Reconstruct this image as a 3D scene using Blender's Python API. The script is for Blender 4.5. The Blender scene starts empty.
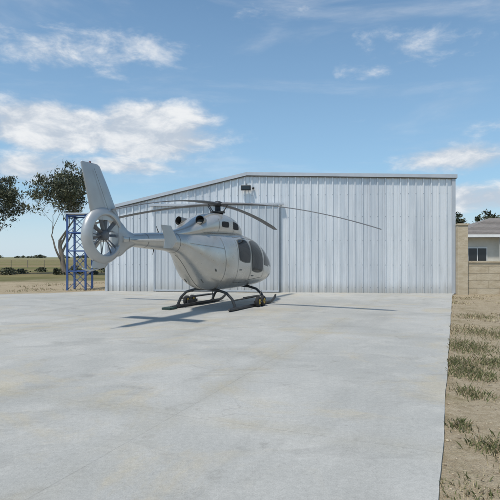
import bpy, math, random
from mathutils import Vector, Matrix, noise as mnoise
random.seed(7)
scene=bpy.context.scene
R=math.radians
# ---------------------------------------------------------------- helpers
def empty(name,loc=(0,0,0),rotz=0):
    e=bpy.data.objects.new(name,None); scene.collection.objects.link(e)
    e.location=loc; e.rotation_euler=(0,0,rotz); e.empty_display_size=.2
    return e
class MB:
    def __init__(s): s.v=[];s.f=[];s.m=[];s.sm=[]
    def add(s,v,f,mi=0,smooth=False):
        o=len(s.v); s.v+= [tuple(p) for p in v]
        for q in f: s.f.append(tuple(i+o for i in q)); s.m.append(mi); s.sm.append(smooth)
    def box(s,x0,x1,y0,y1,z0,z1,mi=0,M=None):
        v=[(x0,y0,z0),(x1,y0,z0),(x1,y1,z0),(x0,y1,z0),(x0,y0,z1),(x1,y0,z1),(x1,y1,z1),(x0,y1,z1)]
        if M is not None: v=[tuple(M@Vector(p)) for p in v]
        s.add(v,[(0,3,2,1),(4,5,6,7),(0,1,5,4),(1,2,6,5),(2,3,7,6),(3,0,4,7)],mi)
    def tube(s,pts,rads,n=12,mi=0,caps=True,smooth=True):
        pts=[Vector(p) for p in pts]
        if not hasattr(rads,'__len__'): rads=[rads]*len(pts)
        rings=[]; up=None
        for i,p in enumerate(pts):
            a=pts[max(i-1,0)]; b=pts[min(i+1,len(pts)-1)]
            t=(b-a).normalized()
            if up is None:
                up=Vector((0,0,1)) if abs(t.z)<.9 else Vector((1,0,0))
            x=t.cross(up).normalized(); y=x.cross(t).normalized(); up=y
            rings.append([p+rads[i]*(math.cos(2*math.pi*k/n)*x+math.sin(2*math.pi*k/n)*y) for k in range(n)])
        v=[q for r in rings for q in r]; f=[]
        for i in range(len(pts)-1):
            for k in range(n):
                f.append((i*n+k,i*n+(k+1)%n,(i+1)*n+(k+1)%n,(i+1)*n+k))
        s.add(v,f,mi,smooth)
        if caps:
            s.add(rings[0],[tuple(range(n))],mi); s.add(rings[-1],[tuple(range(n-1,-1,-1))],mi)
    def obj(s,name,mats,parent=None,bevel=0,loc=None):
        me=bpy.data.meshes.new(name); me.from_pydata(s.v,[],s.f)
        for m in mats: me.materials.append(m)
        me.polygons.foreach_set('material_index',s.m)
        me.polygons.foreach_set('use_smooth',s.sm)
        me.update()
        o=bpy.data.objects.new(name,me); scene.collection.objects.link(o)
        if parent: o.parent=parent
        if loc: o.location=loc
        if bevel:
            b=o.modifiers.new('b','BEVEL'); b.width=bevel; b.segments=2; b.limit_method='ANGLE'
        return o
def mat(name,col=(.5,.5,.5),rough=.6,metal=0,spec=.5):
    m=bpy.data.materials.new(name); m.use_nodes=True
    b=m.node_tree.nodes['Principled BSDF']
    b.inputs['Base Color'].default_value=(*col,1); b.inputs['Roughness'].default_value=rough
    b.inputs['Metallic'].default_value=metal
    b.inputs['Specular IOR Level'].default_value=spec
    return m
class NT:
    def __init__(s,tree): s.t=tree; s.n=tree.nodes; s.l=tree.links
    def new(s,t,**k):
        n=s.n.new(t)
        for a,b in k.items(): setattr(n,a,b)
        return n
    def link(s,a,b): s.l.new(a,b)
    def setin(s,inp,v):
        if isinstance(v,bpy.types.NodeSocket): s.l.new(v,inp)
        else: inp.default_value=v
    def math(s,op,a,b=0,c=None,clamp=False):
        n=s.new('ShaderNodeMath',operation=op); n.use_clamp=clamp
        s.setin(n.inputs[0],a); s.setin(n.inputs[1],b)
        if c is not None: s.setin(n.inputs[2],c)
        return n.outputs[0]
    def vmath(s,op,a,b=None):
        n=s.new('ShaderNodeVectorMath',operation=op); s.setin(n.inputs[0],a)
        if b is not None: s.setin(n.inputs[1],b)
        return n.outputs['Value'] if op in('LENGTH','DOT_PRODUCT') else n.outputs[0]
    def noise(s,vec,scale,detail=4,rough=.55,dist=0):
        n=s.new('ShaderNodeTexNoise'); s.link(vec,n.inputs['Vector'])
        n.inputs['Scale'].default_value=scale; n.inputs['Detail'].default_value=detail
        n.inputs['Roughness'].default_value=rough; n.inputs['Distortion'].default_value=dist
        return n.outputs['Fac']
    def mix(s,f,a,b):
        n=s.new('ShaderNodeMix',data_type='RGBA'); s.setin(n.inputs['Factor'],f)
        for i,v in((6,a),(7,b)):
            if isinstance(v,tuple): v=(*v[:3],1)
            s.setin(n.inputs[i],v)
        return n.outputs[2]
    def rng(s,v,a,b,c=0,d=1,smooth=True):
        n=s.new('ShaderNodeMapRange'); n.interpolation_type='SMOOTHSTEP' if smooth else 'LINEAR'
        s.setin(n.inputs[0],v)
        for i,x in enumerate((a,b,c,d)): n.inputs[i+1].default_value=x
        return n.outputs[0]
    def sep(s,v):
        n=s.new('ShaderNodeSeparateXYZ'); s.link(v,n.inputs[0]); return n.outputs
    def scalev(s,v,sc):
        n=s.new('ShaderNodeMapping'); s.link(v,n.inputs[0]); n.inputs['Scale'].default_value=sc; return n.outputs[0]
    def bump(s,h,strength,dist,bsdf):
        n=s.new('ShaderNodeBump'); s.link(h,n.inputs['Height']); n.inputs['Strength'].default_value=strength
        n.inputs['Distance'].default_value=dist; s.link(n.outputs[0],bsdf.inputs['Normal'])
def noisy(name,c1,c2,scale=3,rough=.7,metal=0,sc=(1,1,1),bump=0,spec=.5,lo=.3,hi=.7,detail=5):
    m=mat(name,c1,rough,metal,spec); t=NT(m.node_tree); b=t.n['Principled BSDF']
    tc=t.new('ShaderNodeTexCoord').outputs['Object']; v=t.scalev(tc,sc)
    nz=t.noise(v,scale,detail,.6); t.link(t.mix(t.rng(nz,lo,hi),c1,c2),b.inputs['Base Color'])
    if bump: t.bump(t.noise(v,scale*6,4),bump,.02,b)
    return m
# ---------------------------------------------------------------- camera
F=490/500
cam=bpy.data.cameras.new('camera'); co=bpy.data.objects.new('camera',cam); scene.collection.objects.link(co)
cam.sensor_width=36; cam.lens=36*F; cam.shift_y=7/500; cam.clip_end=6000; cam.clip_start=.1
co.location=(0,0,1.6); co.rotation_euler=(R(90),0,0); scene.camera=co
# ---------------------------------------------------------------- sun & sky
EL=R(62); AZ=R(215)   # azimuth clockwise from +Y
sd=Vector((math.sin(AZ)*math.cos(EL),math.cos(AZ)*math.cos(EL),math.sin(EL)))
sl=bpy.data.lights.new('sun','SUN'); so=bpy.data.objects.new('sun',sl); scene.collection.objects.link(so)
sl.energy=3.7; sl.angle=R(4); sl.color=(1,.95,.87); so.rotation_euler=sd.to_track_quat('Z','Y').to_euler()
so.location=(0,-5,30)
w=bpy.data.worlds.new('World'); scene.world=w; w.use_nodes=True
t=NT(w.node_tree); t.n.clear()
sky=t.new('ShaderNodeTexSky'); sky.sky_type='NISHITA'; sky.sun_disc=False; sky.sun_elevation=EL; sky.sun_rotation=AZ
sky.air_density=1.0; sky.dust_density=.6; sky.ozone_density=1.0
d=t.new('ShaderNodeTexCoord').outputs['Generated']
ds=t.scalev(d,(1,1,2.2))
n1=t.noise(ds,4.2,10,.56,.25); n2=t.noise(ds,13,9,.62,.25); n3=t.noise(t.scalev(d,(1,1,4.5)),2.0,8,.6,.5)
def blob(px,py,wx,wz,amp):
    c=Vector(((px-250)/490,1,(257-py)/490)).normalized()
    dv=t.vmath('SUBTRACT',d,tuple(c)); s=(490/wx,490/(wx*2),490/wz)
    L=t.vmath('LENGTH',t.scalev(dv,s))
    return t.rng(L,0,1.5,amp,0)
blobs=[blob(150,134,80,36,1.5),blob(55,128,95,30,1.35),blob(20,168,100,22,1.1),blob(125,166,80,13,1.05),blob(460,158,80,18,1.1),blob(485,198,90,18,1.0),
       blob(400,55,100,30,.7),blob(70,50,120,30,.8),blob(240,10,90,20,.6),blob(500,125,60,14,.6)]
acc=blobs[0]
for b in blobs[1:]: acc=t.math('MAXIMUM',acc,b)
nn=t.math('ADD',t.math('MULTIPLY',n1,.6),t.math('MULTIPLY',n2,.4))
dens=t.math('ADD',acc,t.math('MULTIPLY',t.math('SUBTRACT',nn,.5),2.8))
c1=t.rng(dens,.36,1.05)
wisp=t.math('MULTIPLY',t.rng(n3,.5,.78),.4)
cz=t.math('MAXIMUM',c1,wisp)
z=t.sep(d)[2]
cz=t.math('MULTIPLY',cz,t.rng(z,0,.06))
shade=t.rng(t.math('ADD',t.math('MULTIPLY',n2,.75),t.math('ADD',t.math('MULTIPLY',z,.35),t.math('MULTIPLY',n1,.3))),.50,.74)
ccol=t.mix(shade,(4.7,5.3,6.1),(7.9,8.0,8.1))
tint=t.new('ShaderNodeMix',data_type='RGBA',blend_type='MULTIPLY'); tint.inputs['Factor'].default_value=1
t.link(sky.outputs[0],tint.inputs[6]); tint.inputs[7].default_value=(.86,1.12,1.22,1)
haze=t.rng(z,.0,.5,.66,.12,False)
skc=t.mix(haze,tint.outputs[2],(3.5,5.4,7.2))
low=t.rng(z,0,.14,.6,0); skc=t.mix(low,skc,(6.4,7.1,7.6))
fin=t.mix(t.math('MULTIPLY',cz,.95),skc,ccol)
bg=t.new('ShaderNodeBackground'); t.link(fin,bg.inputs[0]); bg.inputs[1].default_value=.112
out=t.new('ShaderNodeOutputWorld'); t.link(bg.outputs[0],out.inputs[0])
# ---------------------------------------------------------------- materials
def paint(name,c1,c2,rough,metal):
    m=noisy(name,c1,c2,1.5,rough,metal); t=NT(m.node_tree); b=t.n['Principled BSDF']
    o=t.n['Texture Coordinate'].outputs['Object']
    b.inputs['Coat Weight'].default_value=.35; b.inputs['Coat Roughness'].default_value=.10
    t.link(t.rng(t.noise(o,4,5,.6),.3,.7,rough-.06,rough+.1),b.inputs['Roughness'])
    t.bump(t.noise(o,1.8,2),.10,.03,b)
    return m
M_paint=paint('silver_paint',(.47,.455,.42),(.54,.525,.49),.30,.6)
M_fin=paint('tail_paint',(.40,.40,.395),(.46,.46,.445),.36,.45)
M_black=noisy('black_metal',(.018,.018,.02),(.04,.04,.04),8,.45)
M_rub=mat('rubber',(.02,.02,.02),.85)
M_seam=mat('seam',(.12,.12,.11),.6)
M_glass=mat('tinted_glass',(.008,.011,.014),.04,0,.28)
M_wglass=mat('window_glass',(.02,.025,.03),.06,0,.5)
M_dark=mat('intake_dark',(.02,.02,.02),.8)
M_yel=noisy('yellow_hub',(.55,.36,.05),(.45,.28,.04),9,.5)
M_blade=noisy('blade_grey',(.10,.10,.105),(.15,.15,.15),3,.5)
M_steel=mat('bare_steel',(.35,.33,.3),.4,.8)
# ---------------------------------------------------------------- helicopter
HX,HY,HEAD=-1.03,15.65,R(25)
heli=empty('helicopter',(HX,HY,0),R(90)-HEAD)   # local +x = nose
ST=[(3.6,.06,1.04,1.16,2.1),(3.5,.29,.88,1.36,2.2),(3.25,.48,.75,1.58,2.3),(2.8,.63,.67,1.84,2.4),(2.3,.72,.62,2.08,2.5),
(1.8,.77,.6,2.25,2.5),(1.2,.80,.58,2.36,2.5),(.4,.81,.57,2.42,2.5),(-.4,.81,.58,2.42,2.5),(-.9,.78,.62,2.42,2.45),(-1.3,.71,.76,2.40,2.4),
(-1.65,.60,1.02,2.37,2.3),(-2.0,.46,1.36,2.33,2.2),(-2.35,.34,1.62,2.29,2.1),(-2.8,.275,1.75,2.26,2.05),(-3.6,.24,1.80,2.22,2.0),(-4.2,.21,1.84,2.18,2.0),(-4.8,.18,1.88,2.14,2.0)]
CW=[(1.35,.12,2.2,2.3,2.2),(1.1,.33,2.2,2.5,2.3),(.7,.46,2.2,2.76,2.4),(.2,.53,2.2,2.92,2.5),(-.4,.56,2.2,2.96,2.6),(-1.0,.55,2.2,2.88,2.5),
(-1.5,.48,2.18,2.72,2.4),(-1.9,.36,2.15,2.54,2.3),(-2.3,.23,2.12,2.40,2.2),(-2.7,.12,2.1,2.3,2.0)]
def interp(S,x):
    S=sorted(S); n=len(S)
    if x<=S[0][0]: return S[0][1:]
    if x>=S[-1][0]: return S[-1][1:]
    for i in range(n-1):
        if S[i][0]<=x<=S[i+1][0]: break
    h=S[i+1][0]-S[i][0]; u=(x-S[i][0])/h; r=[]
    for k in range(1,5):
        p0,p1=S[i][k],S[i+1][k]
        m0=(S[i+1][k]-S[i-1][k])/(S[i+1][0]-S[i-1][0]) if i>0 else (p1-p0)/h
        m1=(S[i+2][k]-S[i][k])/(S[i+2][0]-S[i][0]) if i<n-2 else (p1-p0)/h
        r.append((2*u**3-3*u*u+1)*p0+(u**3-2*u*u+u)*h*m0+(-2*u**3+3*u*u)*p1+(u**3-u*u)*h*m1)
    return r
def surf(S,x,ph,off=0):
    w_,zb,zt,n=interp(S,x); c,s_=math.cos(ph),math.sin(ph)
    y=(w_+off)*math.copysign(abs(c)**(2/n),c); zz=(zb+zt)/2+((zt-zb)/2+off)*math.copysign(abs(s_)**(2/n),s_)
    return (x,y,zz)
def surfz(S,x,zz,side,off=0):
    w_,zb,zt,n=interp(S,x); tt=max(-.999,min(.999,(zz-(zb+zt)/2)/((zt-zb)/2)))
    return (x,side*((w_)*(1-abs(tt)**n)**(1/n)+off),zz+off*tt*.6)
def loft(mb,S,nx,na,mi=0,fm=None):
    x0,x1=S[0][0],S[-1][0]; v=[]
    for i in range(nx+1):
        x=x0+(x1-x0)*i/nx
        for k in range(na): v.append(surf(S,x,2*math.pi*k/na+.0001))
    o=len(mb.v); mb.v+=v
    for i in range(nx):
        for k in range(na):
            q=(i*na+k,i*na+(k+1)%na,(i+1)*na+(k+1)%na,(i+1)*na+k)
            mb.f.append(tuple(a+o for a in q)); mb.sm.append(True)
            xm=x0+(x1-x0)*(i+.5)/nx; c=Vector(v[q[0]])
            mb.m.append(fm(xm,c) if fm else mi)
    mb.f.append(tuple(o+k for k in range(na)));mb.m.append(mi);mb.sm.append(False)
    mb.f.append(tuple(o+nx*na+na-1-k for k in range(na)));mb.m.append(mi);mb.sm.append(False)
def fm(x,c):
    if x>1.97 and c.z>1.22+ (3.4-x)*.10 and abs(c.y)>.035 and x<3.35: return 1
    if x>2.7 and c.z<1.0 and c.z>.78 and abs(c.y)>.12: return 1
    return 0
mb=MB(); loft(mb,ST,190,112,0,fm); mb.obj('fuselage',[M_paint,M_glass],heli)
mb=MB(); loft(mb,CW,80,64); mb.obj('engine_cowling',[M_paint],heli)
def strip(mb,pts,wd,mi=0,closed=False):
    pts=[Vector(p) for p in pts]; n=len(pts)
    for i in range(n if closed else n-1):
        a,b=pts[i],pts[(i+1)%n]; tdir=(b-a)
        if tdir.length<1e-5: continue
        out=Vector((0,(a.y+b.y)/2,(a.z+b.z)/2-1.5)); 
        if out.length<1e-4: out=Vector((0,0,1))
        s_=tdir.normalized().cross(out.normalized()).normalized()*wd/2
        mb.add([a-s_,b-s_,b+s_,a+s_],[(0,1,2,3)],mi)
def quadpatch(mb,S,cs,side,off,mi=0,n=14):
    v=[];f=[]
    for i in range(n+1):
        for j in range(n+1):
            a=2*i/n-1;b=2*j/n-1
            a2=a*math.sqrt(max(0,1-.5*b*b*.42)); b2=b*math.sqrt(max(0,1-.5*a*a*.42))
            u=(a2+1)/2; vv=(b2+1)/2
            x=(1-u)*(1-vv)*cs[0][0]+u*(1-vv)*cs[1][0]+u*vv*cs[2][0]+(1-u)*vv*cs[3][0]
            zz=(1-u)*(1-vv)*cs[0][1]+u*(1-vv)*cs[1][1]+u*vv*cs[2][1]+(1-u)*vv*cs[3][1]
            v.append(surfz(S,x,zz,side,off))
    for i in range(n):
        for j in range(n):
            q=(i*(n+1)+j,(i+1)*(n+1)+j,(i+1)*(n+1)+j+1,i*(n+1)+j+1)
            f.append(q)
    mb.add(v,f,mi,True)
def grow(cs,g):
    cx=sum(c[0] for c in cs)/4; cz_=sum(c[1] for c in cs)/4
    return [(c[0]+math.copysign(g,c[0]-cx),c[1]+math.copysign(g,c[1]-cz_)) for c in cs]
gw=MB()
wins=[[(-.08,1.50),(.74,1.40),(.74,2.14),(-.02,2.14)],
      [(.90,1.12),(1.90,1.08),(1.68,2.11),(.90,2.14)]]
for side in(-1,1):
    for cs in wins:
        quadpatch(gw,ST,grow(cs,.03),side,.006,1); quadpatch(gw,ST,cs,side,.012,0)
gw.obj('side_windows',[M_glass,M_seam],heli)
sm_=MB()
for side in(-1,1):
    def poly(P,closed=True,S=ST):
        q=[]
        for i in range(len(P)-(0 if closed else 1)):
            a,b=P[i],P[(i+1)%len(P)]
            for k in range(10): q.append((a[0]+(b[0]-a[0])*k/10,a[1]+(b[1]-a[1])*k/10))
        q=[surfz(S,x,zz,side,.005) for x,zz in q]
        strip(sm_,q,.011,0,closed)
    poly([(-.16,.8),(.80,.78),(.80,2.2),(-.16,2.22)])
    poly([(.85,.85),(1.95,.9),(1.95,1.3),(1.74,2.16),(.85,2.2)])
    poly([(-.92,.85),(-.9,1.5),(-.98,2.25)],False)
    poly([(-.95,1.85),(-2.4,2.0)],False)
    poly([(-1.6,2.3),(.6,2.34)],False,CW); 
    poly([(-.9,2.34),(-.9,2.8)],False,CW); poly([(.1,2.34),(.1,2.82)],False,CW)
strip(sm_,[surf(ST,-.85-1.6*k/30,-math.pi/2,.005) for k in range(31)],.014)
for x in(-2.6,-3.9,-4.6):
    strip(sm_,[surf(ST,x,2*math.pi*k/40,.004) for k in range(41)],.010)
sm_.obj('panel_seams',[M_seam],heli)
ex=MB()
for side in(-1,1):
    quadpatch(ex,CW,[(.02,2.46),(.5,2.46),(.45,2.66),(.02,2.72)],side,.008,0)
    quadpatch(ex,CW,[(-.75,2.5),(-.3,2.5),(-.3,2.68),(-.75,2.68)],side,.008,0)
    P=[Vector((-1.05,side*.24,2.60)),Vector((-1.4,side*.29,2.62)),Vector((-1.72,side*.36,2.66))]
    ex.tube(P,[.115,.12,.125],20,1,False); ex.tube(P,[.105,.108,.114],20,0,False)
    ex.tube([P[1],P[1]+Vector((-.01,0,0))],[.11,.11],18,0)
ex.obj('exhausts_and_intakes',[M_dark,M_steel],heli)
dt=MB()
dt.tube([(-.3,0,.6),(-.35,0,.38)],[.02,.008],8,0)
dt.tube([(-3.4,0,1.8),(-3.45,0,1.66)],[.014,.006],8,0)
dt.tube([(-3.2,0,2.24),(-3.3,0,2.4)],[.014,.006],8,0)
dt.tube([(1.6,0,2.25),(1.5,0,2.5)],[.03,.02],8,0)
dt.obj('antennas',[M_black],heli)
hd=MB()
for s_ in(-1,1):
    a=surf(ST,-1.4,-math.pi/2+s_*.35,.01); hd.tube([a,(a[0]-.12,a[1],a[2]+.10)],.012,8,0)
    a=surf(ST,-1.3,-math.pi/2+s_*1.15,.012); hd.tube([a,(a[0]-.04,a[1],a[2]+.06)],.02,10,0)
    a=surfz(ST,-.02,1.2,s_,.01); hd.box(a[0],a[0]+.14,a[1]-.008,a[1]+.008,1.18,1.21)
    a=surfz(ST,.98,.98,s_,.01); hd.box(a[0],a[0]+.14,a[1]-.008,a[1]+.008,.96,.99)
hd.obj('door_handles',[M_seam],heli)
# ---- fenestron
FX,FZ=-5.27,2.08
def ring_profile(mb,prof,n=72,mi=0):
    v=[];f=[];m=len(prof)
    for k in range(n):
        a=2*math.pi*k/n
        for r,y in prof: v.append((FX+r*math.cos(a),y,FZ+r*math.sin(a)))
    for k in range(n):
        for j in range(m):
            f.append((k*m+j,((k+1)%n)*m+j,((k+1)%n)*m+(j+1)%m,k*m+(j+1)%m))
    mb.add(v,f,mi,True)
fe=MB()
h=[(.445,.10),(.452,.118),(.468,.124),(.49,.122),(.54,.112),(.585,.09),(.615,.06),(.632,.03)]
prof=[(r,-y) for r,y in h]+[(.637,0)]+[(r,y) for r,y in h[::-1]]+[(.44,0)]
ring_profile(fe,prof); fe.obj('fenestron_shroud',[M_fin],heli)
fb=MB()
fb.tube([(FX,-.12,FZ),(FX,-.08,FZ),(FX,.1,FZ)],[.07,.11,.11],20,0)
for k in range(10):
    a=2*math.pi*k/10+.1*(k%3); c,s_=math.cos(a),math.sin(a)
    e=Vector((c,0,s_)); tn=Vector((-s_,0,c))
    p=[]; ch=.042
    for r,tw in((.10,.9),(.435,.45)):
        dirn=tn*math.cos(tw)*ch+Vector((0,1,0))*math.sin(tw)*ch
        b=Vector((FX,-.03,FZ))+e*r
        p+= [b-dirn,b+dirn]
    nrm=Vector((0,.006,0))
    fb.add([q+nrm for q in p]+[q-nrm for q in p],[(0,1,3,2),(4,6,7,5),(0,4,5,1),(2,3,7,6),(0,2,6,4),(1,5,7,3)],0)
for k in range(7):
    a=2*math.pi*k/7+.3; fb.tube([(FX+.1*math.cos(a),.08,FZ+.1*math.sin(a)),(FX+.445*math.cos(a),.08,FZ+.445*math.sin(a))],.014,6,1)
fb.obj('fenestron_rotor',[M_blade,M_fin],heli)
fa=MB()
S2=[(-4.3,.19,1.85,2.17,2.0),(-4.55,.185,1.74,2.26,2.0),(-4.72,.165,1.62,2.42,2.1),(-4.9,.118,1.6,2.52,2.2)]
loft(fa,S2,14,40); fa.obj('tail_fairing',[M_fin],heli)
def airfin(mb,secs,axis='z',n=16):
    v=[];f=[];rings=[]
    for (xle,xte,s_,th,lat) in secs:
        ring=[]
        for k in range(n):
            a=2*math.pi*k/n; u=(1-math.cos(a))/2
            tt=th*(math.sin(a))*(1-.55*u)
            x=xle+(xte-xle)*u
            ring.append((x,lat+tt,s_) if axis=='z' else (x,s_,lat+tt))
        rings.append(ring)
    for r in rings: v+=r
    for i in range(len(rings)-1):
        for k in range(n): f.append((i*n+k,i*n+(k+1)%n,(i+1)*n+(k+1)%n,(i+1)*n+k))
    mb.add(v,f,0,True)
    mb.add(rings[0],[tuple(range(n))],0); mb.add(rings[-1],[tuple(range(n-1,-1,-1))],0)
fn=MB()
airfin(fn,[(-4.70,-5.62,2.42,.10,0),(-4.84,-5.70,2.66,.085,0),(-5.11,-5.83,3.15,.065,0),(-5.38,-5.96,3.58,.05,0),(-5.45,-5.94,3.62,.03,0)])
airfin(fn,[(-5.05,-5.6,1.52,.06,0),(-5.2,-5.65,1.36,.04,0)])
fn.tube([(-5.25,0,1.38),(-5.7,0,1.3),(-5.9,0,1.36)],.02,8)
fn.obj('tail_fin',[M_fin],heli)
fr=MB()
strip(fr,[(-5.15,-.105,2.5),(-5.62,-.066,3.5)],.01)
fr.obj('fin_seam',[M_seam],heli)
rl=MB(); rl.tube([(-5.68,0,3.62),(-5.68,0,3.65)],.025,12); rl.obj('beacon',[mat('beacon_red',(.15,.04,.04),.3)],heli)
hs=MB()
airfin(hs,[(-4.05,-4.5,-1.12,.035,2.0),(-4.02,-4.52,0,.045,2.0),(-4.05,-4.5,1.12,.035,2.0)],'y')
for s_ in(-1,1):
    airfin(hs,[(-4.25,-4.6,1.80,.018,s_*1.14),(-4.05,-4.56,2.0,.025,s_*1.14),(-4.3,-4.7,2.32,.018,s_*1.14)])
hs.obj('horizontal_stabilizer',[M_fin],heli)
# ---- skids
sk=MB()
for s_ in(-1,1):
    y=s_*1.0
    sk.tube([(-1.15,y,.075),(-1.1,y,.055),(1.9,y,.055),(2.15,y,.09),(2.35,y,.17),(2.45,y,.27)],[.035,.05,.05,.048,.045,.03],14)
    for x in(-.75,1.45):
        sk.tube([(x,y,.06),(x,y*.99,.16),(x,y*.9,.34),(x,y*.7,.52),(x,y*.4,.6),(x,0,.62)],[.05,.045,.042,.042,.042,.042],12)
        sk.tube([(x-.09,y,.06),(x+.09,y,.06)],.062,14)
    sk.tube([(-.75,s_*.93,.30),(1.45,s_*.93,.30)],.022,8)
    sk.box(.1,1.2,s_*.93-.09,s_*.93+.09,.31,.335)
sk.obj('landing_skids',[M_black],heli)
wh=MB()
def wheel(x,y):
    wh.tube([(x,y-.055,.17),(x,y-.04,.17),(x,y+.04,.17),(x,y+.055,.17)],[.13,.165,.165,.13],28,0)
    for q in(-1,1): wh.tube([(x,y+q*.052,.17),(x,y+q*.062,.17)],[.09,.075],20,1)
    wh.tube([(x,y-.12,.17),(x,y+.12,.17)],.02,10,2)
for s_ in(-1,1):
    for x in(.35,.0) if s_>0 else (.95,.58):
        wheel(x,s_*1.16)
    xx=.2 if s_>0 else .77
    wh.box(xx-.3,xx+.3,s_*1.07-.02,s_*1.07+.02,.1,.2,2)
wh.tube([(.77,-1.07,.18),(.95,-1.10,.5)],.016,8,2)
wh.obj('ground_handling_wheels',[M_rub,M_yel,M_black],heli)
fo=MB(); fo.box(-1.42,-1.02,.86,1.16,.0,.07); fo.obj('skid_chock',[noisy('chock_green',(.03,.07,.06),(.02,.04,.035),6,.7)],heli,.01)
# ---- rotor
ro=MB()
ro.tube([(0,0,2.8),(0,0,3.0),(0,0,3.02),(0,0,3.25)],[.2,.17,.1,.085],20,1)
ro.tube([(0,0,3.22),(0,0,3.27),(0,0,3.34),(0,0,3.38)],[.14,.19,.17,.07],20,1)
ro.tube([(0,0,3.0),(0,0,3.05)],[.24,.24],24,1)
azs=[247,-24,66,156]; drp=[.62,.92,.55,.5]
for az,dp in zip(azs,drp):
    a=R(az)-(R(90)-HEAD)
    e=Vector((math.cos(a),math.sin(a),0)); tn=Vector((-math.sin(a),math.cos(a),0))
    secs=[]
    for i in range(25):
        r=.12+(5.1-.12)*i/24
        zz=3.29-dp*((r/5.1)**1.9)
        if r<.4: ch,th=.10,.05
        elif r<1.25: ch,th=.12,.04
        elif r<1.6: ch,th=.12+(r-1.25)/.35*.02,.025
        else: ch,th=.14,.014
        if r>4.85: ch*=.75
        cpos=e*r+Vector((0,0,zz)); ring=[]
        for k in range(12):
            b=2*math.pi*k/12; ring.append(cpos+tn*(ch*math.cos(b))+Vector((0,0,th*math.sin(b)+.05*math.cos(b)*ch)))
        secs.append(ring)
    v=[q for r_ in secs for q in r_]; f=[]
    for i in range(24):
        for k in range(12): f.append((i*12+k,i*12+(k+1)%12,(i+1)*12+(k+1)%12,(i+1)*12+k))
    ro.add(v,f,0,True); ro.add(secs[-1],[tuple(range(11,-1,-1))],0)
    pl=e.cross(Vector((0,0,1)))
    ro.tube([tuple(e*.24+pl*.05+Vector((0,0,3.04))),tuple(e*.42+pl*.12+Vector((0,0,3.25)))],.014,8,1)
ro.obj('main_rotor',[M_blade,M_black],heli)
# ---------------------------------------------------------------- hangar
A=Vector((-6.73,23.06)); B=Vector((8.93,21.5)); Lw=(B-A).length
hang=empty('steel_hangar',(A.x,A.y,0),math.atan2(B.y-A.y,B.x-A.x))
sA=(Vector((-.14,22.4))-A).length
def roofz(s_): return 3.9+1.5*s_/sA if s_<sA else 5.42-.27*(s_-sA)/(Lw-sA)
def sheetmat(name,c1,c2,rough,metal,off=0.0):
    m=mat(name,c1,rough,metal); t=NT(m.node_tree); b=t.n['Principled BSDF']
    o=t.new('ShaderNodeTexCoord').outputs['Object']
    nz=t.noise(t.scalev(o,(1.3,1.3,.12)),2.2,6,.65); n2=t.noise(t.scalev(o,(7,7,.5)),1.5,3)
    X,Y,Z=t.sep(o)
    sh=t.new('ShaderNodeTexWhiteNoise'); sh.noise_dimensions='1D'; t.link(t.math('FLOOR',t.math('DIVIDE',X,.99)),sh.inputs['W'])
    f=t.math('ADD',t.math('MULTIPLY',nz,.5),t.math('ADD',t.math('MULTIPLY',n2,.3),t.math('MULTIPLY',sh.outputs[0],.2)))
    c=t.mix(t.rng(f,.36,.64),c1,c2)
    dirt=t.rng(t.math('ADD',Z,t.math('MULTIPLY',nz,.6)),.25,.9,.5,0)
    c=t.mix(dirt,c,(.32,.29,.24)); t.link(c,b.inputs['Base Color'])
    t.bump(t.noise(o,2.0,3),.4,.02,b)
    t.link(t.rng(nz,.3,.7,rough-.08,rough+.1),b.inputs['Roughness'])
    return m
M_sheet=sheetmat('zincalume_sheet',(.56,.585,.61),(.72,.735,.745),.40,.4)
M_sheet2=sheetmat('zincalume_door_sheet',(.47,.495,.52),(.58,.60,.615),.40,.4)
M_trim=noisy('trim_grey',(.42,.45,.48),(.48,.50,.53),2,.45,.3)
def ribwall(mb,x0,x1,y,z0,zf,pitch=.33,dep=.06,mi=0):
    x=x0; prof=[]
    while x<x1-1e-6:
        for dx,dy in((0,0),(pitch*.34,0),(pitch*.38,-dep*.2),(pitch*.44,-dep*.2),(pitch*.48,0),(pitch*.66,0),(pitch*.72,-dep),(pitch*.86,-dep),(pitch*.92,0)):
            if x+dx<x1: prof.append((x+dx,y+dy))
        x+=pitch
    prof.append((x1,y))
    v=[];f=[]
    for px,py in prof: v+= [(px,py,z0),(px,py,zf(px))]
    for i in range(len(prof)-1): f.append((2*i,2*i+2,2*i+3,2*i+1))
    mb.add(v,f,mi)
fw=MB()
ribwall(fw,0,Lw,0,0,roofz)
fw.obj('front_wall',[M_sheet],hang)
sc_=MB()
x=.33*.79
while x<Lw-.1:
    for zz in(.25,1.25,2.35,3.4,4.4):
        if zz<roofz(x)-.3 and not(2.2<x<8.2 and zz<4.0): sc_.box(x-.011,x+.011,-.07,-.0605,zz-.011,zz+.011)
    x+=.33
sc_.obj('wall_screws',[noisy('screw_grey',(.25,.27,.3),(.3,.32,.34),3,.5,.4)],hang)
DEP=20
sw=MB()
sw.box(0,.02,.03,DEP,0,3.85); sw.box(Lw-.02,Lw,.03,DEP,0,5.1)
sw.add([(0,DEP,0),(Lw,DEP,0),(Lw,DEP,5.15),(sA,DEP,5.4),(0,DEP,3.9)],[(0,1,2,3,4)])
sw.obj('side_and_back_walls',[M_sheet],hang)
rf=MB()
rf.add([(-.12,-.1,3.92-.025),(sA,-.1,5.45),(sA,DEP,5.45),(-.12,DEP,3.92-.025)],[(0,1,2,3)])
rf.add([(sA,-.1,5.45),(Lw+.12,-.1,5.19),(Lw+.12,DEP,5.19),(sA,DEP,5.45)],[(0,1,2,3)])
rf.obj('roof',[M_trim],hang)
tr=MB()
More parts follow.
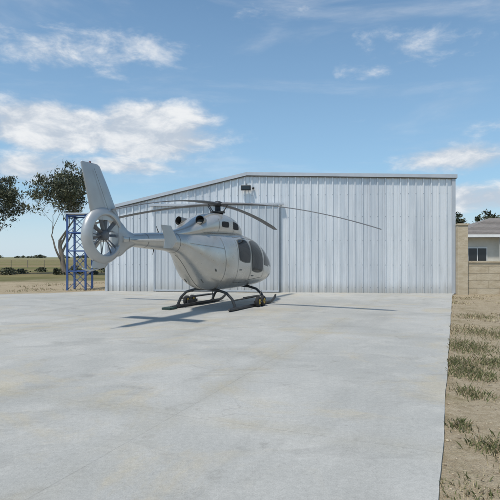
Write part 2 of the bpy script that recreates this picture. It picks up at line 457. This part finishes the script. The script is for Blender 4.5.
def slopebox(x0,z0,x1,z1,y0,y1,h,mi=0):
    tr.add([(x0,y0,z0-h),(x1,y0,z1-h),(x1,y1,z1-h),(x0,y1,z0-h),(x0,y0,z0),(x1,y0,z1),(x1,y1,z1),(x0,y1,z0)],
     [(0,3,2,1),(4,5,6,7),(0,1,5,4),(1,2,6,5),(2,3,7,6),(3,0,4,7)],mi)
slopebox(-.12,3.93,sA,5.46,-.16,-.07,.15); slopebox(sA+.002,5.46,Lw+.12,5.2,-.16,-.07,.15)
slopebox(-.10,3.78,sA,5.31,-.10,-.072,.035,1); slopebox(sA+.002,5.31,Lw+.10,5.05,-.10,-.072,.035,1)
tr.box(-.06,.06,-.09,.03,0,3.76); tr.box(Lw-.08,Lw+.06,-.09,.03,0,5.03)
tr.obj('roof_edge_trim',[M_trim,M_seam],hang)
dr=MB()
H=3.95
zf=lambda x:H
for a,b,y in((2.3,5.2,-.12),(5.2,8.1,-.20)):
    ribwall(dr,a+.05,b-.05,y,.06,zf,.33,.05,0)
    dr.box(a,a+.05,y-.06,y+.02,.04,H,1); dr.box(b-.05,b,y-.06,y+.02,.04,H,1)
    dr.box(a+.05,b-.05,y-.06,y+.02,.03,.10,1)
dr.box(2.1,8.3,-.28,-.09,H,H+.09,1)
dr.obj('sliding_doors',[M_sheet2,M_trim],hang)
fl=MB()
fx=sA+.0; fl.box(fx-.25,fx+.2,-.3,-.16,4.62,4.84,0); fl.box(fx-.21,fx+.16,-.32,-.302,4.65,4.81,1)
fl.tube([(fx,-.16,4.8),(fx,-.05,4.95)],.02,8,0); fl.tube([(fx+.3,-.2,4.7),(fx+.3,-.05,4.75)],.05,10,0)
fl.obj('flood_light',[M_black,M_wglass],hang,.008)
# ---------------------------------------------------------------- ground & slab
GZ=-.035
def groundmat():
    m=mat('ground_soil',(.3,.25,.15),.95,0,.1); t=NT(m.node_tree); b=t.n['Principled BSDF']
    o=t.new('ShaderNodeTexCoord').outputs['Object']; X,Y,Z=t.sep(o)
    nf=t.noise(o,1.1,9,.65); nm=t.noise(o,.25,6,.6); nfine=t.noise(o,14,6,.75); nvf=t.noise(o,60,3,.7)
    sand=t.mix(t.rng(nfine,.3,.7),(.38,.30,.195),(.54,.45,.32))
    sand=t.mix(t.rng(nvf,.5,.7,0,.5),sand,(.26,.20,.13))
    sand=t.mix(t.rng(t.noise(o,3.2,6,.7),.5,.7,0,.5),sand,(.30,.235,.15))
    straw=t.mix(t.rng(nfine,.35,.65),(.24,.19,.11),(.40,.33,.20))
    near=t.mix(t.rng(nf,.50,.68),sand,straw)
    ns=t.noise(t.scalev(o,(.12,1,1)),.16,8,.62); ns2=t.noise(t.scalev(o,(.3,1,1)),1.3,6,.7)
    field=t.mix(t.rng(ns,.4,.6),(.15,.15,.06),(.26,.225,.11))
    field=t.mix(t.rng(ns2,.4,.75),field,(.14,.125,.055))
    field=t.mix(t.rng(t.noise(t.scalev(o,(.02,.25,1)),.3,4),.47,.60),field,(.26,.195,.11))
    yy=t.math('ADD',Y,t.math('MULTIPLY',t.math('SUBTRACT',nm,.5),14))
    c=t.mix(t.rng(yy,29,38),near,field)
    far=t.rng(Y,150,900); c=t.mix(far,c,(.21,.21,.13))
    t.link(c,b.inputs['Base Color'])
    t.bump(t.math('ADD',nfine,t.math('ADD',nf,nvf)),.8,.05,b); return m
M_ground=groundmat()
g=MB()
xs=[-4000,-600,-150,-60,-30,-15,0,15,30,60,150,600,4000]; ys=[-300,-60,-20,0,10,20,30,45,70,120,250,600,1500,4500]
v=[(x,y,GZ) for y in ys for x in xs]; nx=len(xs)
g.add(v,[(j*nx+i,j*nx+i+1,(j+1)*nx+i+1,(j+1)*nx+i) for j in range(len(ys)-1) for i in range(nx-1)])
g.obj('ground',[M_ground])
def concmat():
    m=mat('concrete',(.4,.4,.38),.8,0,.3); t=NT(m.node_tree); b=t.n['Principled BSDF']
    o=t.new('ShaderNodeTexCoord').outputs['Object']
    rot=t.new('ShaderNodeMapping'); t.link(o,rot.inputs[0]); rot.inputs['Rotation'].default_value=(0,0,R(22.5))
    X,Y,Z=t.sep(rot.outputs[0])
    big=t.noise(o,.28,7,.6,.4); med=t.noise(o,1.4,8,.65); fine=t.noise(o,22,6,.75); vf=t.noise(o,90,2,.6)
    streak=t.noise(t.scalev(rot.outputs[0],(1.2,.12,1)),1.1,5,.6)
    c=t.mix(t.rng(big,.33,.66),(.335,.33,.305),(.415,.405,.375))
    c=t.mix(t.math('MULTIPLY',t.rng(med,.48,.72),.6),c,(.46,.445,.41))
    c=t.mix(t.math('MULTIPLY',t.rng(streak,.5,.72),.45),c,(.29,.283,.258))
    st=t.noise(o,.55,8,.7,.6)
    c=t.mix(t.math('MULTIPLY',t.rng(st,.50,.66),.5),c,(.43,.37,.26))
    st2=t.noise(o,1.9,8,.68,.4)
    c=t.mix(t.math('MULTIPLY',t.rng(st2,.57,.72),.5),c,(.24,.23,.205))
    st3=t.noise(t.scalev(o,(.5,1.3,1)),.8,8,.7,1.2)
    c=t.mix(t.math('MULTIPLY',t.rng(st3,.54,.64),.35),c,(.26,.255,.235))
    # oil stain spots
    vs=t.new('ShaderNodeTexVoronoi'); vs.inputs['Scale'].default_value=.8; t.link(t.vmath('ADD',o,(3.1,.7,0)),vs.inputs['Vector'])
    sd2=t.math('ADD',vs.outputs['Distance'],t.math('MULTIPLY',t.math('SUBTRACT',med,.5),.25))
    rc=t.sep(vs.outputs['Color'])[0]
    c=t.mix(t.math('MULTIPLY',t.rng(sd2,.03,.12,.55,0),t.rng(rc,.6,.9)),c,(.15,.14,.125))
    def joint(c_,sp,of): return t.math('PINGPONG',t.math('ADD',c_,of),sp/2)
    wob=t.math('MULTIPLY',t.math('SUBTRACT',med,.5),.02)
    j=t.math('MINIMUM',joint(t.math('ADD',X,wob),6.0,2.6),joint(t.math('ADD',Y,wob),6.0,1.7))
    jm=t.rng(j,.003,.010,1,0); halo=t.math('MULTIPLY',t.rng(j,.0,.35,.28,0),t.rng(st,.35,.6))
    c=t.mix(halo,c,(.32,.285,.205)); c=t.mix(t.math('MULTIPLY',jm,t.rng(st2,.35,.62,.06,.26)),c,(.16,.15,.13))
    vo=t.new('ShaderNodeTexVoronoi'); vo.feature='DISTANCE_TO_EDGE'; vo.inputs['Scale'].default_value=.33
    dv=t.new('ShaderNodeVectorMath',operation='ADD'); t.link(o,dv.inputs[0])
    nzc=t.new('ShaderNodeTexNoise'); t.link(o,nzc.inputs[0]); nzc.inputs['Scale'].default_value=1.6; nzc.inputs['Detail'].default_value=6
    t.link(nzc.outputs['Color'],dv.inputs[1]); t.link(dv.outputs[0],vo.inputs['Vector'])
    cr=t.math('MULTIPLY',t.rng(vo.outputs['Distance'],0,.005,1,0),t.rng(big,.5,.6,0,.35))
    c=t.mix(cr,c,(.17,.16,.145))
    sp=t.math('ADD',t.math('MULTIPLY',fine,.5),t.math('MULTIPLY',vf,.5))
    mul=t.new('ShaderNodeMix',data_type='RGBA',blend_type='MULTIPLY'); mul.inputs['Factor'].default_value=1
    t.link(c,mul.inputs[6]); cc=t.new('ShaderNodeCombineColor'); k=t.rng(sp,.35,.65,.80,1.16,False)
    for i in range(3): t.link(k,cc.inputs[i])
    t.link(cc.outputs[0],mul.inputs[7]); t.link(mul.outputs[2],b.inputs['Base Color'])
    h=t.math('SUBTRACT',t.math('MULTIPLY',sp,.6),t.math('MULTIPLY',jm,.4)); t.bump(h,.35,.006,b)
    t.link(t.rng(med,.3,.7,.68,.92),b.inputs['Roughness'])
    return m
M_conc=concmat()
sl_=MB()
def edge(y): return 2.36+(y-5.9)*.4177
def edgew(y): return edge(y)+.02*mnoise.noise(Vector((y*.8,0,0)))+.006*mnoise.noise(Vector((y*5,4,0)))
P=[]
y=-12
while y<=20.9: P.append((edgew(y),y)); y+=.12
P+=[(8.7,20.95),(8.93,21.45),(8.95,24),(-6.7,24)]
for i in range(110):
    x=-6.9-i*.25; P.append((x,23.0-(abs(x)-6.9)*1.0*.55+.35*mnoise.noise(Vector((x*.5,3,0)))+.15*mnoise.noise(Vector((x*3,1,0)))))
P.append((-34,-12))
n=len(P)
sl_.add([(x,y,0) for x,y in P],[tuple(range(n))]); sl_.add([(x,y,0) for x,y in P]+[(x,y,-.12) for x,y in P],[(i,i+n,(i+1)%n+n,(i+1)%n) for i in range(n)])
sl_.obj('concrete_apron',[M_conc])
def gp(px,py): Y=490*1.6/(py-257); return Vector(((px-250)/490*Y,Y,.004))
# ---------------------------------------------------------------- right side
M_lime=noisy('limestone',(.42,.345,.24),(.52,.445,.33),2.5,.9,0,(1,1,2.5),.5,.2)
bw=MB()
X0=8.98
bw.box(X0+.46,18,21.35,21.6,-.1,1.36); bw.box(X0+.46,18.05,21.31,21.64,1.36,1.43)
for k in range(4): bw.box(X0+.46,18,21.343,21.35,.25+.32*k,.258+.32*k,1)
for r_ in range(4):
    for k in range(9):
        xx=X0+.9+k*1.0+(r_%2)*.5; bw.box(xx,xx+.008,21.344,21.35,.262+.32*(r_-1)+.0,.248+.32*r_,1)
bw.obj('limestone_wall',[M_lime,noisy('mortar',(.30,.24,.165),(.34,.28,.2),5,.9)])
pl=MB(); pl.box(X0+.02,X0+.455,21.2,21.65,-.1,2.98); pl.box(X0-.0,X0+.5,21.16,21.69,2.98,3.05); pl.obj('limestone_pillar',[M_lime],None,.01)
house=empty('brick_house',(14.6,35,0),R(-4))
M_wall=noisy('cream_render',(.56,.53,.46),(.62,.59,.52),3,.85,bump=.2)
M_roof=noisy('tile_roof',(.17,.155,.14),(.24,.21,.19),3,.8,0,(1,1,6),.6)
M_white=noisy('white_frame',(.7,.7,.68),(.78,.78,.76),3,.5)
hb=MB(); hb.box(.6,14,.6,9,0,3.0); hb.obj('walls',[M_wall],house)
hr=MB()
hr.add([(0,0,3.15),(14.6,0,3.15),(14.6,9.6,3.15),(0,9.6,3.15),(4.4,4.8,4.75),(10.5,4.8,4.75)],[(0,1,5,4),(1,2,5),(2,3,4,5),(3,0,4),(0,3,2,1)])
for k in range(1,14):
    f_=k/14.; hr.tube([(4.4*f_,4.8*f_,3.15+1.6*f_+.012),(14.6-4.1*f_,4.8*f_,3.15+1.6*f_+.012)],.022,6)
hr.obj('roof',[M_roof],house)
hf=MB(); hf.box(-.02,14.62,-.06,-.01,3.0,3.2); hf.box(-.06,-.01,-.02,9.6,3.0,3.2)
for x in(.3,3.2,6.2): hf.box(x,x+.12,.1,.22,0,3.0)
hf.box(1.1,2.5,.54,.597,1.0,2.3); hf.box(3.7,5.4,.54,.597,.1,2.3); hf.box(6.8,8.3,.54,.597,1.0,2.3)
hf.obj('fascia_and_frames',[M_white],house)
hg=MB()
for a,b_,z0 in((1.17,1.77,1.07),(1.83,2.43,1.07),(3.77,4.52,.17),(4.58,5.33,.17),(6.87,7.52,1.07),(7.58,8.23,1.07)): hg.box(a,b_,.525,.538,z0,2.23)
hg.obj('windows',[M_wglass],house)
# ---------------------------------------------------------------- blue steel frame
M_blue=noisy('blue_paint',(.03,.07,.20),(.05,.10,.25),5,.5)
bs=MB()
x0,x1,y0,y1=-8.95,-8.05,24.0,25.0
for x in(x0,x1):
    for y in(y0,y1):
        bs.box(x-.045,x+.045,y-.045,y+.045,GZ,3.7)
for z_ in(.9,1.9,2.8,3.62):
    for y in(y0,y1): bs.box(x0+.045,x1-.045,y-.03,y+.03,z_-.03,z_+.03)
    for x in(x0,x1): bs.box(x-.03,x+.03,y0+.045,y1-.045,z_-.03,z_+.03)
zz=[0,.9,1.9,2.8,3.62]
for i in range(4):
    for y in(y0+.06,y1-.06):
        bs.tube([(x0,y,zz[i]),(x1,y,zz[i+1])],.018,6); bs.tube([(x1,y+.03,zz[i]),(x0,y+.03,zz[i+1])],.018,6)
bs.box(x0-.1,x1+.1,y0-.1,y1+.1,3.7,3.76,1)
bs.obj('steel_tower_frame',[M_blue,M_trim],None,.004)
# ---------------------------------------------------------------- trees
M_bark=noisy('bark',(.16,.13,.10),(.26,.22,.18),4,.9,0,(1,1,.3),.5)
def leafmat(name,c1,c2):
    m=mat(name,c1,.6,0,.3); t=NT(m.node_tree); b=t.n['Principled BSDF']
    o=t.new('ShaderNodeTexCoord').outputs['Object']
    t.link(t.mix(t.rng(t.noise(o,1.3,4),.35,.65),c1,c2),b.inputs['Base Color'])
    return m
M_leafA=leafmat('leaf_olive',(.07,.08,.045),(.12,.12,.07))
M_leafB=leafmat('leaf_dark',(.035,.045,.028),(.065,.07,.045))
def tree(name,base,height,spread,seed,lean=0,leafn=26,lsz=.12,depthmax=6,bare=.3,wid=1.0):
    rnd=random.Random(seed); e=empty(name,base); tr_=MB(); lf=MB(); tips=[]
    def br(p,d_,L,r,dep):
        n_=5; pts=[p]; rr=[r]; q=p.copy(); dd=d_.copy()
        for i in range(n_):
            dd=(dd+Vector((rnd.gauss(0,.13),rnd.gauss(0,.13),rnd.gauss(0,.08)+.03))).normalized()
            q=q+dd*L/n_; pts.append(q.copy()); rr.append(r*(1-.45*(i+1)/n_))
        tr_.tube(pts,rr,6 if dep>1 else 10,0,False)
        if dep>=3: tips.append((pts[3],L)); 
        if dep>=depthmax: tips.append((q,L)); return
        nb=rnd.choice([2,2,3]) if dep>0 else 4
        for k in range(nb):
            a=rnd.uniform(0,6.283)+k*2.1; sp_=rnd.uniform(.4,.95)*spread
            nd=(dd+Vector((math.cos(a),math.sin(a),rnd.uniform(-.1,.35)))*sp_).normalized()
            start=pts[rnd.choice([2,3,4,5])] if k else q
            br(start,nd,L*rnd.uniform(.66,.86),rr[-1]*rnd.uniform(.6,.8),dep+1)
    br(Vector((0,0,-.1)),Vector((lean,0,1)).normalized(),height*.22,height*.020,0)
    mx=max(p.z for p,_ in tips); sc=height/ (mx+.3)
    for p,L in tips:
        if rnd.random()<bare: continue
        cr=rnd.uniform(.25,.55)*height*.05; mi=0 if rnd.random()<.55 else 1
        for k in range(int(leafn*rnd.uniform(.5,1.4))):
            o=Vector((rnd.gauss(0,cr),rnd.gauss(0,cr),rnd.gauss(0,cr*.55)))
            c=p+o; s_=lsz*rnd.uniform(.5,1.2)
            a=Vector((rnd.gauss(0,1),rnd.gauss(0,1),rnd.gauss(0,1))).normalized(); b=a.cross(Vector((rnd.gauss(0,1),rnd.gauss(0,1),rnd.gauss(0,1)))).normalized()
            lf.add([c-a*s_,c+b*s_*.35,c+a*s_,c-b*s_*.35],[(0,1,2,3)],mi)
    for m_ in(tr_,lf): m_.v=[(x*sc*wid,y*sc*wid,z_*sc) for x,y,z_ in m_.v]
    tr_.obj('trunk_and_limbs',[M_bark],e); lf.obj('foliage',[M_leafA,M_leafB],e)
    return e
tree('eucalyptus_tree',(-17.0,45,GZ),10.4,1.0,11,0,20,.12,6,.4,.85)
tree('eucalyptus_tree',(-23.3,45,GZ),9.8,1.0,5,.05,20,.12,6,.4,.85)
tree('eucalyptus_tree',(26.0,60,GZ),7.3,1.1,21,0,24,.16,5,.2)
tree('eucalyptus_tree',(31.0,60,GZ),7.6,1.1,33,0,24,.16,5,.2)
def shrubs(name,items,seed,lsz,nleaf=240):
    rnd=random.Random(seed); lf=MB()
    for (x,y,w_,h) in items:
        for k in range(nleaf):
            a=rnd.uniform(0,6.28); r=math.sqrt(rnd.random()); zz=rnd.random()
            rr=w_/2*math.sqrt(max(0,1-(zz-.3)**2/.55))*(.75+.5*mnoise.noise(Vector((x+math.cos(a)*2,y+math.sin(a)*2,zz*3))))
            c=Vector((x+math.cos(a)*r*rr,y+math.sin(a)*r*rr,zz*h)); s_=lsz*rnd.uniform(.5,1.3)
            u=Vector((rnd.gauss(0,1),rnd.gauss(0,1),rnd.gauss(0,1))).normalized(); b=u.cross(Vector((rnd.gauss(0,1),rnd.gauss(0,1),rnd.gauss(0,1)))).normalized()
            lf.add([c-u*s_,c+b*s_*.6,c+u*s_,c-b*s_*.6],[(0,1,2,3)],0 if rnd.random()<.5 else 1)
    return lf.obj(name,[M_leafA,M_leafB])
rnd=random.Random(3)
shrubs('low_shrubs',[(-20+rnd.uniform(-6,7),rnd.uniform(44,62),rnd.uniform(.8,2.4),rnd.uniform(.25,.6)) for _ in range(18)],4,.10)
shrubs('distant_treeline',[(-900+i*9+rnd.uniform(-8,8),900+rnd.uniform(-80,80),rnd.uniform(8,26),rnd.uniform(2,6)) for i in range(190)],9,1.3,120)
fp=MB()
for i in range(16):
    x=-40+i*2.4; y=72+.1*i; fp.tube([(x,y,GZ),(x,y,1.15)],.045,6)
for z_ in(.3,.6,.9,1.1): fp.tube([(-40,72,z_),(-4,73.5,z_)],.008,4)
fp.obj('wire_fence',[M_bark])
# ---------------------------------------------------------------- grass
gr=MB(); rnd=random.Random(12)
def blade(x,y,h,mi,wd=.006):
    a=rnd.uniform(0,6.28); ln=rnd.uniform(.2,1.1)*h; b=Vector((math.cos(a)*wd,math.sin(a)*wd,0)); o=Vector((x,y,GZ))
    tip=o+Vector((math.cos(a+1.5)*ln,math.sin(a+1.5)*ln,h)); md=o+Vector((math.cos(a+1.5)*ln*.35,math.sin(a+1.5)*ln*.35,h*.6))
    gr.add([o-b,o+b,md+b*.7,tip,md-b*.7],[(0,1,2,3,4)],mi)
for k in range(60000):
    y=3+18*rnd.random()**1.35; x=edge(y)-.02+rnd.random()**1.2*9
    dn=mnoise.noise(Vector((x*.9,y*.7,0)))+.6*mnoise.noise(Vector((x*2.7,y*2.7,5)))
    if dn<.36+rnd.uniform(-.3,.2): continue
    green=mnoise.noise(Vector((x*.5+9,y*.5,2)))>.28
    blade(x,y,rnd.uniform(.012,.055),(1 if green and rnd.random()<.4 else (0 if rnd.random()<.6 else 2)),.003+.0004*y)
for (px,py,nb,sp_) in((463,345,1300,.45),(470,372,900,.26),(484,332,600,.45),(458,362,700,.22),(494,362,500,.25),(478,316,250,.4),(462,424,150,.10),(494,446,300,.14),(470,392,250,.15)):
    c=gp(px,py)
    for k in range(nb):
        blade(c.x+rnd.gauss(0,sp_*.6),c.y+rnd.gauss(0,sp_*.9),rnd.uniform(.015,.085),1 if rnd.random()<.6 else rnd.choice([0,2]),.0045)
for k in range(7000):
    x=-7-rnd.random()*20; yb=23.2-(abs(x)-6.9)*.55; y=yb+.1+rnd.random()**1.4*9
    if mnoise.noise(Vector((x*.6,y*.6,8)))<.15: continue
    blade(x,y,rnd.uniform(.03,.10),rnd.choice([0,0,2,2,1]),.014)
keep=MB()
M_g0=noisy('straw',(.36,.30,.18),(.46,.39,.25),5,.8); M_g1=noisy('grass_green',(.12,.14,.05),(.18,.185,.08),5,.7); M_g2=noisy('dry_stem',(.25,.19,.12),(.33,.26,.16),5,.8)
for i in range(0,len(gr.f)):
    q=gr.f[i]; p0=gr.v[q[0]]
    if p0[0]>0 and (p0[0]<edgew(p0[1])+.008 or p0[1]>21.1): continue
    keep.add([gr.v[j] for j in q],[(0,1,2,3,4)],gr.m[i])
keep.obj('grass',[M_g0,M_g1,M_g2])
pb=MB()
phi=(1+5**.5)/2
ico=[Vector(p).normalized() for p in((-1,phi,0),(1,phi,0),(-1,-phi,0),(1,-phi,0),(0,-1,phi),(0,1,phi),(0,-1,-phi),(0,1,-phi),(phi,0,-1),(phi,0,1),(-phi,0,-1),(-phi,0,1))]
icf=[(0,11,5),(0,5,1),(0,1,7),(0,7,10),(0,10,11),(1,5,9),(5,11,4),(11,10,2),(10,7,6),(7,1,8),(3,9,4),(3,4,2),(3,2,6),(3,6,8),(3,8,9),(4,9,5),(2,4,11),(6,2,10),(8,6,7),(9,8,1)]
for k in range(4200):
    y=3+16*rnd.random()**1.3; x=edge(y)+.03+rnd.random()**1.3*6; r=rnd.uniform(.003,.012)*(2.3 if rnd.random()<.06 else 1)
    v=[(x+r*p.x*rnd.uniform(.7,1.3),y+r*p.y*rnd.uniform(.7,1.3),GZ+r*.2+r*.6*p.z) for p in ico]
    pb.add(v,icf,rnd.choice([0,1]),True)
pb.obj('gravel',[noisy('pebble_tan',(.34,.27,.18),(.45,.38,.27),9,.9),noisy('pebble_brown',(.19,.15,.10),(.28,.22,.16),9,.9)])
scene.view_settings.view_transform='Standard'; scene.view_settings.look='None'; scene.view_settings.exposure=0
